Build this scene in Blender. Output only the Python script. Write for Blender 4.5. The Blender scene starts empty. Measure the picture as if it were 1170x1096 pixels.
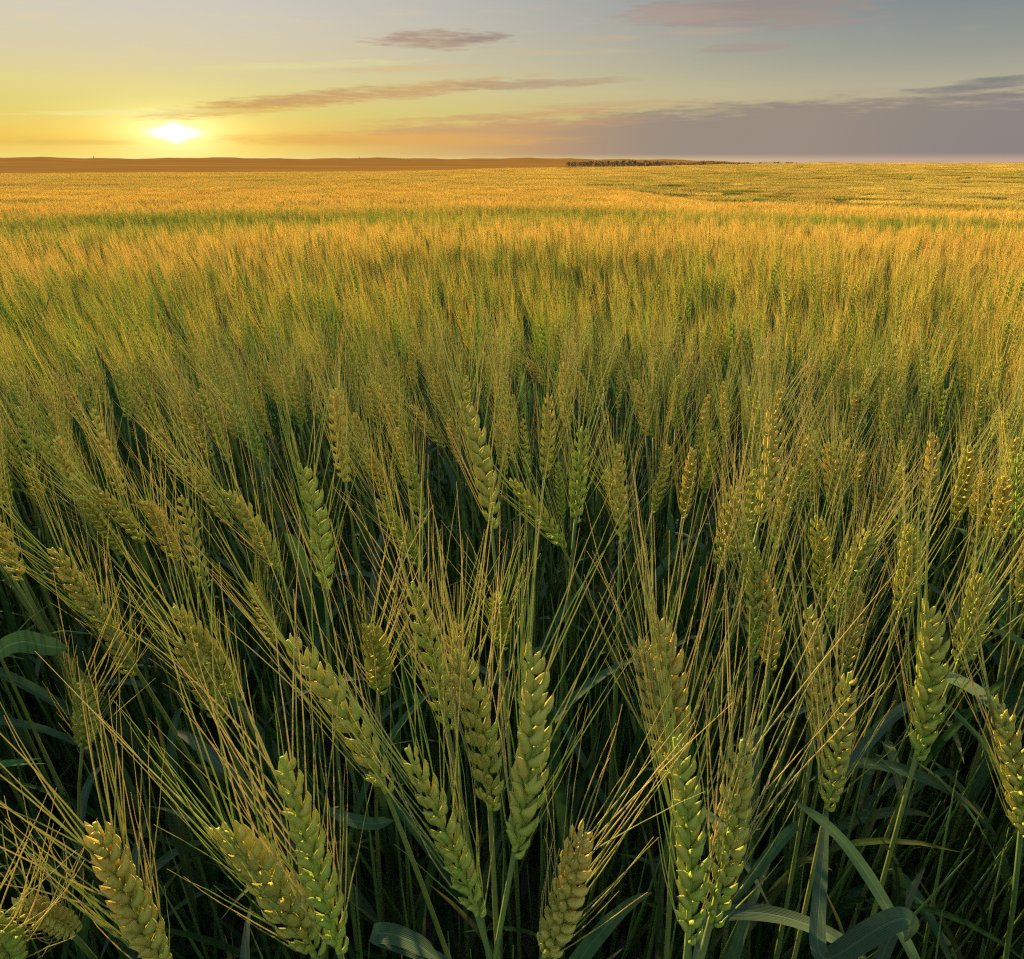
import bpy, math, random
import numpy as np
from mathutils import Vector, Matrix

SEED = 11
rng = np.random.default_rng(SEED)
random.seed(SEED)
scene = bpy.context.scene
COL = scene.collection
R = math.radians

# ------------------------------------------------------------------ camera
PW, PH, F = 1170.0, 1096.0, 762.0
PITCH = math.atan((548 - 184) / F)
CAM = np.array([0.0, 0.0, 1.05])
FWD = np.array([0, math.cos(PITCH), -math.sin(PITCH)])
UPV = np.array([0, math.sin(PITCH), math.cos(PITCH)])
RGT = np.array([1.0, 0, 0])
camd = bpy.data.cameras.new('camera')
cam = bpy.data.objects.new('camera', camd)
COL.objects.link(cam)
cam.location = CAM
cam.rotation_euler = (math.pi / 2 - PITCH, 0, 0)
camd.sensor_fit = 'HORIZONTAL'
camd.sensor_width = 36
camd.lens = 36 * F / PW
camd.clip_start = 0.01
camd.clip_end = 20000
scene.camera = cam


def ray(px, py):
    v = FWD * F + RGT * (px - PW / 2) - UPV * (py - PH / 2)
    return v / np.linalg.norm(v)


def project(p):
    d = np.asarray(p) - CAM
    z = d @ FWD
    z = np.where(z < 1e-4, 1e-4, z)
    return PW / 2 + F * (d @ RGT) / z, PH / 2 - F * (d @ UPV) / z


def azel(px, py):
    v = ray(px, py)
    return math.degrees(math.atan2(v[0], v[1])), math.degrees(math.asin(v[2]))


SUN_AZ, SUN_EL = azel(200, 152)
LAMP_EL = 9.0
EXPO = 2.1

# ------------------------------------------------------------------ terrain
CANOPY = 0.83          # height of the ear tips over the soil
KD = np.array([0, .5, 1.4, 2.4, 3.7, 6.5, 13, 25, 60, 150, 250, 300, 420, 800, 1500, 2500, 3200, 6000.])
KL = np.array([-.22, -.225, -.32, -.41, -.49, -.63, -.90, -1.20, -1.85, -2.55, -3.25, -4.6, -7, -6, -3, 8.5, 7.5, -20.])
KR = np.array([-.22, -.225, -.32, -.41, -.49, -.63, -.90, -1.33, -3.9, -3.5, -1.5, -.80, -.85, -7, -8, -6, -8, -30.])
KM = np.array([-.22, -.225, -.32, -.41, -.49, -.63, -.90, -1.20, -1.95, -2.40, -2.60, -2.5, -3.2, -5.5, -2, 8.0, 7.0, -25.])


def sstep(x, a, b):
    t = np.clip((x - a) / (b - a), 0, 1)
    return t * t * (3 - 2 * t)


def terrain(x, y):
    """height of the soil at x, y (numpy arrays)"""
    x = np.asarray(x, float); y = np.asarray(y, float)
    d = np.sqrt(x * x + y * y)
    az = np.degrees(np.arctan2(x, y))
    ld = np.log(d + 1.0); lk = np.log(KD + 1.0)
    l = np.interp(ld, lk, KL); m = np.interp(ld, lk, KM); r = np.interp(ld, lk, KR)
    wm = sstep(az, -14, 2) * (1 - sstep(az, 120, 170))
    wr = sstep(az, 4, 24) * (1 - sstep(az, 120, 170))
    z = l * (1 - wm) + m * wm
    z = z * (1 - wr) + r * wr
    far = sstep(d, 900, 2400)
    z = z + far * (1.6 * np.sin(az * .55 + 1.0) + 1.0 * np.sin(az * 1.7) + .4 * np.sin(az * 4.3 + 2))
    und = sstep(d, 3, 10) * (1 - sstep(d, 60, 160))
    z = z + und * .05 * np.sin(x * .5 + 1.3) * np.sin(y * .8 + .4) 
    return z + CAM[2] - CANOPY


# ------------------------------------------------------------------ mesh helper
class MB:
    def __init__(self):
        self.v = []; self.f = []; self.t = []; self.s = []; self.n = 0

    def add(self, verts, faces, tint, across=0.0):
        verts = np.asarray(verts, np.float32)
        self.v.append(verts)
        self.f.append([tuple(i + self.n for i in q) for q in faces])
        tint = np.broadcast_to(np.asarray(tint, np.float32), (len(verts),))
        self.t.append(tint)
        self.s.append(np.broadcast_to(np.asarray(across, np.float32), (len(verts),)))
        self.n += len(verts)

    def mesh(self, name, mats, smooth=True):
        me = bpy.data.meshes.new(name)
        v = np.concatenate(self.v); f = [q for l in self.f for q in l]
        me.from_pydata(v.tolist(), [], f)
        a = me.attributes.new('tint', 'FLOAT', 'POINT')
        a.data.foreach_set('value', np.concatenate(self.t))
        if any(np.any(q) for q in self.s):
            a = me.attributes.new('across', 'FLOAT', 'POINT')
            a.data.foreach_set('value', np.concatenate(self.s))
        if smooth:
            me.polygons.foreach_set('use_smooth', [True] * len(me.polygons))
        for m in (mats if isinstance(mats, (list, tuple)) else [mats]):
            me.materials.append(m)
        me.update()
        return me


def norm(v):
    v = np.asarray(v, float)
    return v / max(np.linalg.norm(v), 1e-9)


def frame(d, hint=(0.3, 1, 0.1)):
    d = norm(d)
    a = np.cross(d, hint)
    if np.linalg.norm(a) < 1e-3:
        a = np.cross(d, (1, 0, 0))
    a = norm(a)
    return a, np.cross(d, a)


def tube(mb, pts, rad, sides=4, tint=0.0, cap=True):
    pts = np.asarray(pts, float); n = len(pts)
    rad = np.broadcast_to(np.asarray(rad, float), (n,))
    tint = np.broadcast_to(np.asarray(tint, float), (n,))
    tan = np.gradient(pts, axis=0)
    a, b = frame(tan[0])
    vs = []; ts = []
    ang = np.arange(sides) * 2 * math.pi / sides
    for i in range(n):
        t = norm(tan[i])
        a = norm(a - t * (a @ t)); b = np.cross(t, a)
        vs.append(pts[i] + rad[i] * (np.cos(ang)[:, None] * a + np.sin(ang)[:, None] * b))
        ts += [tint[i]] * sides
    fs = []
    for i in range(n - 1):
        for k in range(sides):
            k2 = (k + 1) % sides
            fs.append((i * sides + k, i * sides + k2, (i + 1) * sides + k2, (i + 1) * sides + k))
    if cap:
        fs.append(tuple(range((n - 1) * sides, n * sides)))
    mb.add(np.concatenate(vs), fs, ts)


GP = np.array([0.0, .08, .22, .42, .62, .80, .92, 1.0])
GW = np.array([.30, .74, 1.0, .97, .80, .50, .22, .06])


def grain(mb, base, d, wdir, length, w, th, tint, rings=8, segs=7, open_=0.0):
    """a plump pointed floret lying along d, slightly keeled, bowed outward"""
    d = norm(d); wdir = norm(wdir - d * (wdir @ d)); n = np.cross(d, wdir)
    ts = np.linspace(0, 1, rings) if rings < 8 else GP
    ws = np.interp(ts, GP, GW)
    ang = np.arange(segs) * 2 * math.pi / segs
    vs = []; tt = []
    for t, s in zip(ts, ws):
        c = base + d * (length * t) + n * (th * .35 * math.sin(math.pi * t))
        keel = 1 + .16 * np.maximum(0, np.sin(ang)) ** 4
        vs.append(c + (np.cos(ang)[:, None] * wdir * w + (np.sin(ang) * keel)[:, None] * n * th) * (.5 * s))
        tt += [tint + .35 * max(0, t - .5) + .10 * math.cos(t * 9 + tint * 20)] * segs
    fs = []
    for i in range(len(ts) - 1):
        for k in range(segs):
            k2 = (k + 1) % segs
            fs.append((i * segs + k, i * segs + k2, (i + 1) * segs + k2, (i + 1) * segs + k))
    fs.append(tuple(reversed(range(segs))))
    fs.append(tuple(range((len(ts) - 1) * segs, len(ts) * segs)))
    mb.add(np.concatenate(vs), fs, tt)
    return base + d * length


EAR_L = 0.088


def build_ear(seed, lod=0, fine=1.0):
    """ear along +Z from 0 to EAR_L, rows on +-X. returns (ear MB, beard MB)"""
    g = np.random.default_rng(seed)
    ear = MB(); beard = MB()
    N = int(g.integers(17, 22)) if lod == 0 else (14 if lod == 1 else 8)
    plump = g.uniform(.84, 1.14)
    bend = g.normal(0, .006); bend2 = g.normal(0, .004)
    cen = lambda z: np.array([bend * (z / EAR_L) ** 2, bend2 * (z / EAR_L) ** 2, z])
    rp = [cen(z) for z in np.linspace(0, EAR_L * .93, 7)]
    tube(ear, rp, np.linspace(.0013, .0008, 7), 5 if lod == 0 else 3, .15)
    gold_side = g.choice([-1, 1])
    for i in range(N):
        u = i / (N - 1)
        z = (.01 + .87 * u) * EAR_L
        side = 1 if i % 2 else -1
        size = np.interp(u, [0, .12, .3, .7, .9, 1], [.58, .84, 1, .96, .78, .58]) * plump
        c = cen(z)
        flor = [(0, 1.0, .95), (-1, .95, 1.0), (1, .95, 1.0)]
        if lod == 0 and g.random() < .75:
            flor.append((g.choice([-.5, .5]), .8, .8))
        if lod >= 1:
            flor = flor[:3] if lod == 1 else [(0, 1.2, 1.3)]
        for (fy, ls, ws) in flor:
            out = side * (.54 if fy == 0 else .58) * (1 - .6 * u ** 3) + g.normal(0, .07)
            dirv = norm((out, fy * .40 + g.normal(0, .07), 1.0))
            if abs(fy) == .5:
                dirv = norm((side * .30, fy * .9, 1.0))
            base = c + np.array([side * (.0018 if fy == 0 else .0006), fy * .0021, g.normal(0, .0006) - .001])
            ln = .0104 * size * ls * g.uniform(.93, 1.08)
            w = .0038 * size * ws * g.uniform(.9, 1.1)
            th = .0036 * size * ws
            tint = .14 + .40 * u + g.normal(0, .10) + (.10 if side == gold_side else 0)
            wd = np.array([0, 1.0, 0]) if fy == 0 else np.array([-side * .9, .75 * np.sign(fy), 0.1])
            if lod == 0:
                tip = grain(ear, base, dirv, wd, ln, w, th, tint)
            elif lod == 1:
                tip = grain(ear, base, dirv, wd, ln, w, th, tint, 5, 4)
            else:
                tip = grain(ear, base, dirv, wd, ln * 1.3, w * 1.5, th * 1.5, tint, 4, 4)
            # awns
            na = 1
            if abs(fy) == .5 or (fy != 0 and g.random() < (.50 if fine == 1.0 else .80, .76, .5)[lod]):
                na = 0
            for _ in range(na if lod < 2 else 2):
                al = g.uniform(.058, .090) * np.interp(u, [0, .25, 1], [.62, .95, 1.0])
                sp = g.uniform(.02, .20) * (1, .6, .5)[lod]; ns = (1, .6, .6)[lod]
                ad = norm((side * sp + g.normal(0, .04) * ns, fy * sp * .8 + g.normal(0, .055) * ns, 1.0))
                curve = np.array([ad[0] * .25 + g.normal(0, .035), ad[1] * .25 + g.normal(0, .035), -.01])
                k = 7 if lod == 0 else (4 if lod == 1 else 3)
                tt = np.linspace(0, 1, k)
                start = norm(dirv * (.42, .25, .2)[lod] + ad * .6)
                pts = [tip - dirv * .0012 + (start * (t - t * t * .5) + ad * (t * t * .5)) * al + curve * al * t * t for t in tt]
                wob = g.normal(0, .00022, (k, 3)) * tt[:, None]
                r0 = (.00026, .00029, .00062)[lod] * g.uniform(.85, 1.2) * fine
                tube(beard, np.array(pts) + wob, np.interp(tt, [0, .3, 1], [r0 * 1.15, r0, r0 * .28]), 3,
                     np.clip(g.normal(.33, .26) + .55 * tt - .1, 0, 1.2), cap=False)
    return ear, beard


def ribbon(mb, pts, widths, nrm_hint, fold=.25, tint=0.0, across=5):
    """leaf blade with a soft V fold; thin but two-skinned only where it curls"""
    pts = np.asarray(pts, float); n = len(pts)
    tan = np.gradient(pts, axis=0)
    hints = np.broadcast_to(np.asarray(nrm_hint, float), (n, 3))
    vs = []; tt = []
    s = np.linspace(-1, 1, across)
    tint = np.broadcast_to(np.asarray(tint, float), (n,))
    for i in range(n):
        t = norm(tan[i]); b = np.cross(hints[i], t)
        b = norm(b); nn = np.cross(t, b)
        vs.append(pts[i] + (s[:, None] * b + (np.abs(s) ** 1.3)[:, None] * nn * fold) * widths[i] * .5)
        tt += list(np.full(across, tint[i]))
    fs = [(i * across + k, i * across + k + 1, (i + 1) * across + k + 1, (i + 1) * across + k)
          for i in range(n - 1) for k in range(across - 1)]
    mb.add(np.concatenate(vs), fs, tt, np.tile(s, n))


def leaf_path(g, start, az, length, lift, droop, n=12):
    p = np.array(start, float); pts = [p.copy()]
    el = lift
    for i in range(n - 1):
        u = i / (n - 1)
        e = el - droop * u ** 1.4
        a = az + .25 * math.sin(u * 2 + az)
        p = p + np.array([math.cos(a) * math.cos(e), math.sin(a) * math.cos(e), math.sin(e)]) * length / (n - 1)
        pts.append(p.copy())
    u = np.linspace(0, 1, n)
    return np.array(pts), u


def add_leaf(mb, g, start, az, length=.2, width=.011, lift=1.1, droop=1.8, n=12, across=5, tint=None):
    pts, u = leaf_path(g, start, az, length, lift, droop, n)
    w = width * np.interp(u, [0, .08, .3, .7, .9, 1], [.45, .8, 1, .8, .4, .04])
    side = np.array([-math.sin(az), math.cos(az), 0])
    tan = np.gradient(pts, axis=0)
    hint = np.array([np.cross(t, side) for t in tan])
    tw = g.normal(0, .5)
    hint = np.array([norm(h) * math.cos(tw * q) + side * math.sin(tw * q) for h, q in zip(hint, u)])
    ribbon(mb, pts, w, hint, .3, (g.uniform(-.1, .25) if tint is None else tint) + .25 * u ** 3 + .7 * np.clip(u - .78, 0, 1) * 4 * g.random(), across)

# ------------------------------------------------------------------ materials
def new_mat(name):
    m = bpy.data.materials.new(name)
    m.use_nodes = True
    nt = m.node_tree
    nt.nodes.clear()
    return m, nt


class NT:
    """tiny helper for node trees"""
    def __init__(self, nt):
        self.nt = nt

    def n(self, kind, **kw):
        nd = self.nt.nodes.new(kind)
        for k, v in kw.items():
            setattr(nd, k, v)
        return nd

    def link(self, a, b):
        self.nt.links.new(a, b)

    def val(self, s, v):
        if hasattr(v, 'is_output') or isinstance(v, bpy.types.NodeSocket):
            self.link(v, s)
        else:
            s.default_value = v

    def m(self, op, a, b=0.0, c=0.0, clamp=False):
        nd = self.n('ShaderNodeMath', operation=op, use_clamp=clamp)
        for s, v in zip(nd.inputs, (a, b, c)):
            self.val(s, v)
        return nd.outputs[0]

    def mix(self, f, a, b):
        nd = self.n('ShaderNodeMix', data_type='RGBA')
        self.val(nd.inputs[0], f)
        for s, v in ((nd.inputs[6], a), (nd.inputs[7], b)):
            self.val(s, (*v, 1) if isinstance(v, (tuple, list)) and len(v) == 3 else v)
        return nd.outputs[2]

    def smooth(self, x, a, b):
        nd = self.n('ShaderNodeMapRange', interpolation_type='SMOOTHSTEP')
        self.val(nd.inputs[0], x); self.val(nd.inputs[1], a); self.val(nd.inputs[2], b)
        return nd.outputs[0]

    def noise(self, vec, scale, detail=3.0, rough=.55):
        nd = self.n('ShaderNodeTexNoise')
        if vec is not None:
            self.link(vec, nd.inputs['Vector'])
        nd.inputs['Scale'].default_value = scale
        nd.inputs['Detail'].default_value = detail
        nd.inputs['Roughness'].default_value = rough
        return nd.outputs[0]


def plant_mat(name, green, gold, rough=.5, trans=.35, rand=.35, tscale=1.0, spec=.35, patch=0.0,
              trans_gain=1.0, grain_scale=0.0, grain_amt=0.0, bluish=None, ribs=0.0, veins=False):
    m, nt = new_mat(name)
    h = NT(nt)
    at = h.n('ShaderNodeAttribute', attribute_name='tint')
    oi = h.n('ShaderNodeObjectInfo')
    t = h.m('MULTIPLY', at.outputs['Fac'], tscale)
    t = h.m('ADD', t, h.m('MULTIPLY', h.m('SUBTRACT', oi.outputs['Random'], .5), rand))
    geo = h.n('ShaderNodeNewGeometry')
    if patch:
        mp = h.n('ShaderNodeMapping')
        h.link(geo.outputs['Position'], mp.inputs['Vector'])
        mp.inputs['Scale'].default_value = (.30, .75, .3)
        n1 = h.noise(mp.outputs[0], 1.0, 3.0, .6)
        t = h.m('ADD', t, h.m('MULTIPLY', h.m('SUBTRACT', n1, .5), patch))
    ia = h.n('ShaderNodeAttribute', attribute_type='INSTANCER', attribute_name='ripe_sunlit')
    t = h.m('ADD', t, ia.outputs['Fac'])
    n2 = h.noise(geo.outputs['Position'], 260.0, 2.0)
    t = h.m('ADD', t, h.m('MULTIPLY', h.m('SUBTRACT', n2, .5), .35), clamp=True)
    c = h.mix(t, green, gold)
    if grain_amt:
        tc = h.n('ShaderNodeTexCoord')
        mp = h.n('ShaderNodeMapping')
        h.link(tc.outputs['Object'], mp.inputs['Vector'])
        mp.inputs['Scale'].default_value = (1, 1, .12)
        n3 = h.noise(mp.outputs[0], grain_scale, 3.0)
        k = h.m('ADD', 1 - grain_amt * .5, h.m('MULTIPLY', n3, grain_amt))
        mul = h.n('ShaderNodeMix', data_type='RGBA', blend_type='MULTIPLY')
        mul.inputs[0].default_value = 1
        h.link(c, mul.inputs[6]); h.link(k, mul.inputs[7])
        c = mul.outputs[2]
    if bluish:
        c = h.mix(h.m('MULTIPLY', oi.outputs['Random'], .8), c, bluish)
    p = h.n('ShaderNodeBsdfPrincipled')
    h.link(c, p.inputs['Base Color'])
    p.inputs['Roughness'].default_value = rough
    p.inputs['Specular IOR Level'].default_value = spec
    if veins:
        ac = h.n('ShaderNodeAttribute', attribute_name='across')
        v = h.m('ADD', .86, h.m('MULTIPLY', h.m('SINE', h.m('MULTIPLY', ac.outputs['Fac'], 38.0)), .16))
        mid = h.m('MULTIPLY', h.m('SUBTRACT', 1.0, h.smooth(h.m('ABSOLUTE', ac.outputs['Fac']), .03, .12)), .45)
        v = h.m('ADD', v, mid)
        mul = h.n('ShaderNodeMix', data_type='RGBA', blend_type='MULTIPLY')
        mul.inputs[0].default_value = 1
        h.link(c, mul.inputs[6]); h.link(v, mul.inputs[7])
        c = mul.outputs[2]
        h.link(c, p.inputs['Base Color'])
        bp = h.n('ShaderNodeBump'); bp.inputs['Strength'].default_value = .5; bp.inputs['Distance'].default_value = .0004
        h.link(v, bp.inputs['Height']); h.link(bp.outputs[0], p.inputs['Normal'])
    if ribs:
        tc2 = h.n('ShaderNodeTexCoord')
        mr = h.n('ShaderNodeMapping'); h.link(tc2.outputs['Object'], mr.inputs['Vector'])
        mr.inputs['Scale'].default_value = (1, 1, .16)
        rb = h.noise(mr.outputs[0], 1900.0, 3.0, .6)
        bp = h.n('ShaderNodeBump'); bp.inputs['Strength'].default_value = ribs; bp.inputs['Distance'].default_value = .0005
        h.link(rb, bp.inputs['Height']); h.link(bp.outputs[0], p.inputs['Normal'])
    tr = h.n('ShaderNodeBsdfTranslucent')
    if trans_gain != 1.0:
        mul = h.n('ShaderNodeMix', data_type='RGBA', blend_type='MULTIPLY')
        mul.inputs[0].default_value = 1
        h.link(c, mul.inputs[6]); mul.inputs[7].default_value = (trans_gain, trans_gain * .95, trans_gain * .7, 1)
        h.link(mul.outputs[2], tr.inputs['Color'])
    else:
        h.link(c, tr.inputs['Color'])
    mx = h.n('ShaderNodeMixShader')
    mx.inputs[0].default_value = trans
    h.link(p.outputs[0], mx.inputs[1]); h.link(tr.outputs[0], mx.inputs[2])
    out = h.n('ShaderNodeOutputMaterial')
    h.link(mx.outputs[0], out.inputs['Surface'])
    return m


M_EAR = plant_mat('wheat_ear_husk', (.27, .35, .05), (.57, .42, .085), .8, .26, .60, 1.0, .06, grain_scale=900, grain_amt=.45, ribs=.6)
M_AWN = plant_mat('wheat_awn', (.26, .34, .075), (.56, .46, .20), .6, .55, .50, 1.0, .06)
M_STEM = plant_mat('wheat_stem', (.06, .12, .02), (.20, .20, .045), .6, .15, .35, 1.0, .12, grain_scale=500, grain_amt=.4)
M_LEAF = plant_mat('wheat_leaf', (.027, .066, .020), (.17, .14, .045), .75, .22, .30, 1.0, .06, grain_scale=300, grain_amt=.35,
                   bluish=(.030, .058, .038), veins=True)
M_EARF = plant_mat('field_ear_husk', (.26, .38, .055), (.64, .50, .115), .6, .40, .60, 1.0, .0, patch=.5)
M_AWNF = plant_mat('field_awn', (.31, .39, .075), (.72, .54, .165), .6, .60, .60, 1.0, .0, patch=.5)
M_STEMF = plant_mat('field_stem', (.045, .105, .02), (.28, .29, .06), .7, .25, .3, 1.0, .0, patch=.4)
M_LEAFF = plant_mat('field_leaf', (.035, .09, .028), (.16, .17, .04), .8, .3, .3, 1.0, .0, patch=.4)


def soil_mat():
    m, nt = new_mat('dark_soil')
    h = NT(nt)
    g = h.n('ShaderNodeNewGeometry')
    n1 = h.noise(g.outputs['Position'], 9.0, 6.0, .65)
    n2 = h.noise(g.outputs['Position'], 90.0, 4.0, .7)
    c = h.mix(n1, (.035, .028, .018), (.085, .065, .04))
    c = h.mix(h.m('MULTIPLY', n2, .5), c, (.10, .085, .05))
    p = h.n('ShaderNodeBsdfPrincipled')
    h.link(c, p.inputs['Base Color']); p.inputs['Roughness'].default_value = .95
    b = h.n('ShaderNodeBump'); b.inputs['Strength'].default_value = .8; b.inputs['Distance'].default_value = .02
    h.link(n2, b.inputs['Height']); h.link(b.outputs[0], p.inputs['Normal'])
    o = h.n('ShaderNodeOutputMaterial'); h.link(p.outputs[0], o.inputs[0])
    return m


def farland_mat():
    """distant farmland: strips of stubble, ploughland and green crop"""
    m, nt = new_mat('distant_farmland')
    h = NT(nt)
    g = h.n('ShaderNodeNewGeometry')
    mp = h.n('ShaderNodeMapping')
    h.link(g.outputs['Position'], mp.inputs['Vector'])
    mp.inputs['Scale'].default_value = (.0011, .0075, 0)
    n1 = h.noise(mp.outputs[0], 1.0, 4.0, .6)
    mp2 = h.n('ShaderNodeMapping')
    h.link(g.outputs['Position'], mp2.inputs['Vector'])
    mp2.inputs['Scale'].default_value = (.004, .03, 0)
    n2 = h.noise(mp2.outputs[0], 1.0, 5.0, .65)
    r = h.n('ShaderNodeValToRGB')
    cr = r.color_ramp
    cr.elements[0].position = .30; cr.elements[0].color = (.19, .08, .014, 1)
    cr.elements[1].position = .72; cr.elements[1].color = (.29, .11, .02, 1)
    for pos, col in ((.42, (.26, .115, .022, 1)), (.5, (.22, .095, .018, 1)), (.58, (.30, .14, .028, 1))):
        e = cr.elements.new(pos); e.color = col
    h.link(n1, r.inputs[0])
    c = h.mix(h.smooth(n2, .45, .62), r.outputs[0], (.17, .09, .02))
    p = h.n('ShaderNodeBsdfPrincipled')
    h.link(c, p.inputs['Base Color']); p.inputs['Roughness'].default_value = 1.0; p.inputs['Specular IOR Level'].default_value = 0
    o = h.n('ShaderNodeOutputMaterial'); h.link(p.outputs[0], o.inputs[0])
    return m


M_SOIL = soil_mat()
M_FAR = farland_mat()


# ------------------------------------------------------------------ sky and sun
def s2l(c):
    return tuple(((v / 255 + .055) / 1.055) ** 2.4 if v > 10 else v / 255 / 12.92 for v in c)


HIGH_FILL = .11


def build_world():
    w = bpy.data.worlds.new('World')
    scene.world = w
    w.use_nodes = True
    nt = w.node_tree
    nt.nodes.clear()
    h = NT(nt)
    tc = h.n('ShaderNodeTexCoord')
    sep = h.n('ShaderNodeSeparateXYZ')
    h.link(tc.outputs['Generated'], sep.inputs[0])
    x, y, z = sep.outputs
    deg = 180 / math.pi
    az = h.m('MULTIPLY', h.m('ARCTAN2', x, y), deg)
    el = h.m('MULTIPLY', h.m('ARCSINE', z), deg)

    def ramp(stops, fac):
        r = h.n('ShaderNodeValToRGB')
        cr = r.color_ramp
        while len(cr.elements) > 1:
            cr.elements.remove(cr.elements[0])
        for i, (p, c) in enumerate(stops):
            e = cr.elements[0] if i == 0 else cr.elements.new(p)
            e.position = p
            e.color = (*s2l(c), 1)
        h.link(fac, r.inputs[0])
        return r.outputs[0]

    f = h.m('DIVIDE', h.m('ADD', el, 2.0), 18.0, clamp=True)       # -2..16 degrees
    P = lambda e: (e + 2.0) / 18.0
    warm = ramp([(P(-2), (236, 214, 128)), (P(0), (238, 222, 140)), (P(.5), (238, 208, 108)), (P(1.3), (224, 190, 88)), (P(3.2), (224, 208, 118)),
                 (P(4.6), (226, 212, 140)), (P(6.4), (220, 208, 168)), (P(9), (211, 204, 188)), (P(12), (198, 198, 196)), (P(16), (176, 184, 194))], f)
    cool = ramp([(P(-2), (190, 158, 140)), (P(0), (196, 164, 146)), (P(.9), (188, 160, 140)), (P(3), (188, 172, 138)), (P(4.6), (178, 172, 150)),
                 (P(6.4), (152, 156, 146)), (P(9), (131, 140, 142)), (P(12), (114, 126, 134)), (P(16), (100, 114, 128))], f)
    base = h.mix(h.smooth(az, -26.0, 34.0), warm, cool)
    # the aureole round the low sun
    du = h.m('SUBTRACT', az, SUN_AZ); dv = h.m('SUBTRACT', el, SUN_EL)
    tcn = tc.outputs['Generated']
    mpn = h.n('ShaderNodeMapping')
    comb = h.n('ShaderNodeCombineXYZ')
    h.link(az, comb.inputs[0]); h.link(el, comb.inputs[1])
    h.link(comb.outputs[0], mpn.inputs['Vector'])
    mpn.inputs['Scale'].default_value = (.17, 1.3, 1)
    fib = h.noise(mpn.outputs[0], 1.0, 6.0, .62)                  # fibrous cloud grain
    mp3 = h.n('ShaderNodeMapping')
    h.link(comb.outputs[0], mp3.inputs['Vector'])
    mp3.inputs['Scale'].default_value = (.55, 5.5, 1)
    mp3.inputs['Rotation'].default_value = (0, 0, R(3))
    fine = h.noise(mp3.outputs[0], 1.0, 5.0, .6)

    mp4 = h.n('ShaderNodeMapping')
    h.link(comb.outputs[0], mp4.inputs['Vector'])
    mp4.inputs['Scale'].default_value = (1.6, 14.0, 1)
    mp4.inputs['Rotation'].default_value = (0, 0, R(-4))
    rip = h.noise(mp4.outputs[0], 1.0, 4.0, .7)

    def mixadd(a, col, fac):
        nd = h.n('ShaderNodeMix', data_type='RGBA', blend_type='ADD')
        h.val(nd.inputs[0], fac); h.link(a, nd.inputs[6]); nd.inputs[7].default_value = (*col, 1)
        return nd.outputs[2]

    def gauss(a, b):
        q = h.m('ADD', h.m('POWER', h.m('ABSOLUTE', h.m('DIVIDE', du, a)), 2.0), h.m('POWER', h.m('ABSOLUTE', h.m('DIVIDE', dv, b)), 2.0))
        return h.m('EXPONENT', h.m('MULTIPLY', q, -1.0))

    sky = mixadd(base, (.10, .06, -.03), gauss(11.0, 2.4))
    sky = mixadd(sky, (.22, .24, .05), gauss(4.2, 1.3))
    sky = mixadd(sky, (.22, .24, .26), gauss(2.8, 1.1))
    sky = mixadd(sky, (.10, .11, .07), gauss(6.0, 2.6))
    sky = mixadd(sky, (.12, .05, -.02), gauss(20.0, .9))

    # clouds: (px, py, half length px, half thickness px, tilt px per 100 px, colour, opacity, softness)
    def cloud(sky, cx, cy, a, b, tilt, col, op, wob=.9, bound=None):
        (u0, v0) = azel(cx, cy)
        (u1, v1) = azel(cx + a, cy - tilt * a / 100)
        (u2, v2) = azel(cx, cy - b)
        A = abs(u1 - u0); B = abs(v2 - v0); sl = (v1 - v0) / (u1 - u0)
        uu = h.m('SUBTRACT', az, u0)
        vv = h.m('SUBTRACT', h.m('SUBTRACT', el, v0), h.m('MULTIPLY', uu, sl))
        q = h.m('ADD', h.m('POWER', h.m('ABSOLUTE', h.m('DIVIDE', uu, A)), 2.0), h.m('POWER', h.m('ABSOLUTE', h.m('DIVIDE', vv, B)), 2.0))
        q = h.m('SUBTRACT', 1.0, q)
        q = h.m('ADD', q, h.m('MULTIPLY', h.m('SUBTRACT', fib, .5), wob * 3.0))
        q = h.m('ADD', q, h.m('MULTIPLY', h.m('SUBTRACT', fine, .5), wob * 3.2))
        k = h.m('MULTIPLY', h.smooth(q, -.25, 1.15), h.m('MULTIPLY', op, h.m('ADD', .62, h.m('MULTIPLY', rip, .75)), clamp=True))
        return h.mix(k, sky, s2l(col))

    # pale veils
    veil = h.m('MULTIPLY', h.smooth(fib, .52, .72), h.smooth(el, 1.5, 6.0))
    sky = h.mix(h.m('MULTIPLY', veil, .30), sky, h.mix(h.smooth(az, -20, 25), s2l((236, 212, 150)), s2l((178, 160, 150))))
    # low bank from the centre to the right, its top rising to the right
    top = h.m('ADD', azel(640, 140)[1], h.m('MULTIPLY', h.smooth(az, azel(440, 150)[0], azel(900, 112)[0]), azel(900, 116)[1] - azel(640, 140)[1]))
    edge = h.m('SUBTRACT', top, el)
    edge = h.m('ADD', edge, h.m('MULTIPLY', h.m('SUBTRACT', fib, .5), 2.2))
    edge = h.m('ADD', edge, h.m('MULTIPLY', h.m('SUBTRACT', fine, .5), 1.6))
    bank = h.m('MULTIPLY', h.smooth(edge, -.35, .75), h.smooth(el, .0, .55))
    bank = h.m('MULTIPLY', bank, h.smooth(az, azel(270, 160)[0], azel(680, 160)[0]))
    bcol = h.mix(h.smooth(az, azel(480, 160)[0], azel(800, 160)[0]), s2l((208, 160, 108)), s2l((150, 138, 128)))
    bcol = h.mix(h.smooth(az, azel(900, 160)[0], azel(1170, 160)[0]), bcol, s2l((136, 130, 129)))
    sky = h.mix(h.m('MULTIPLY', bank, .92), sky, bcol)
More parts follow.
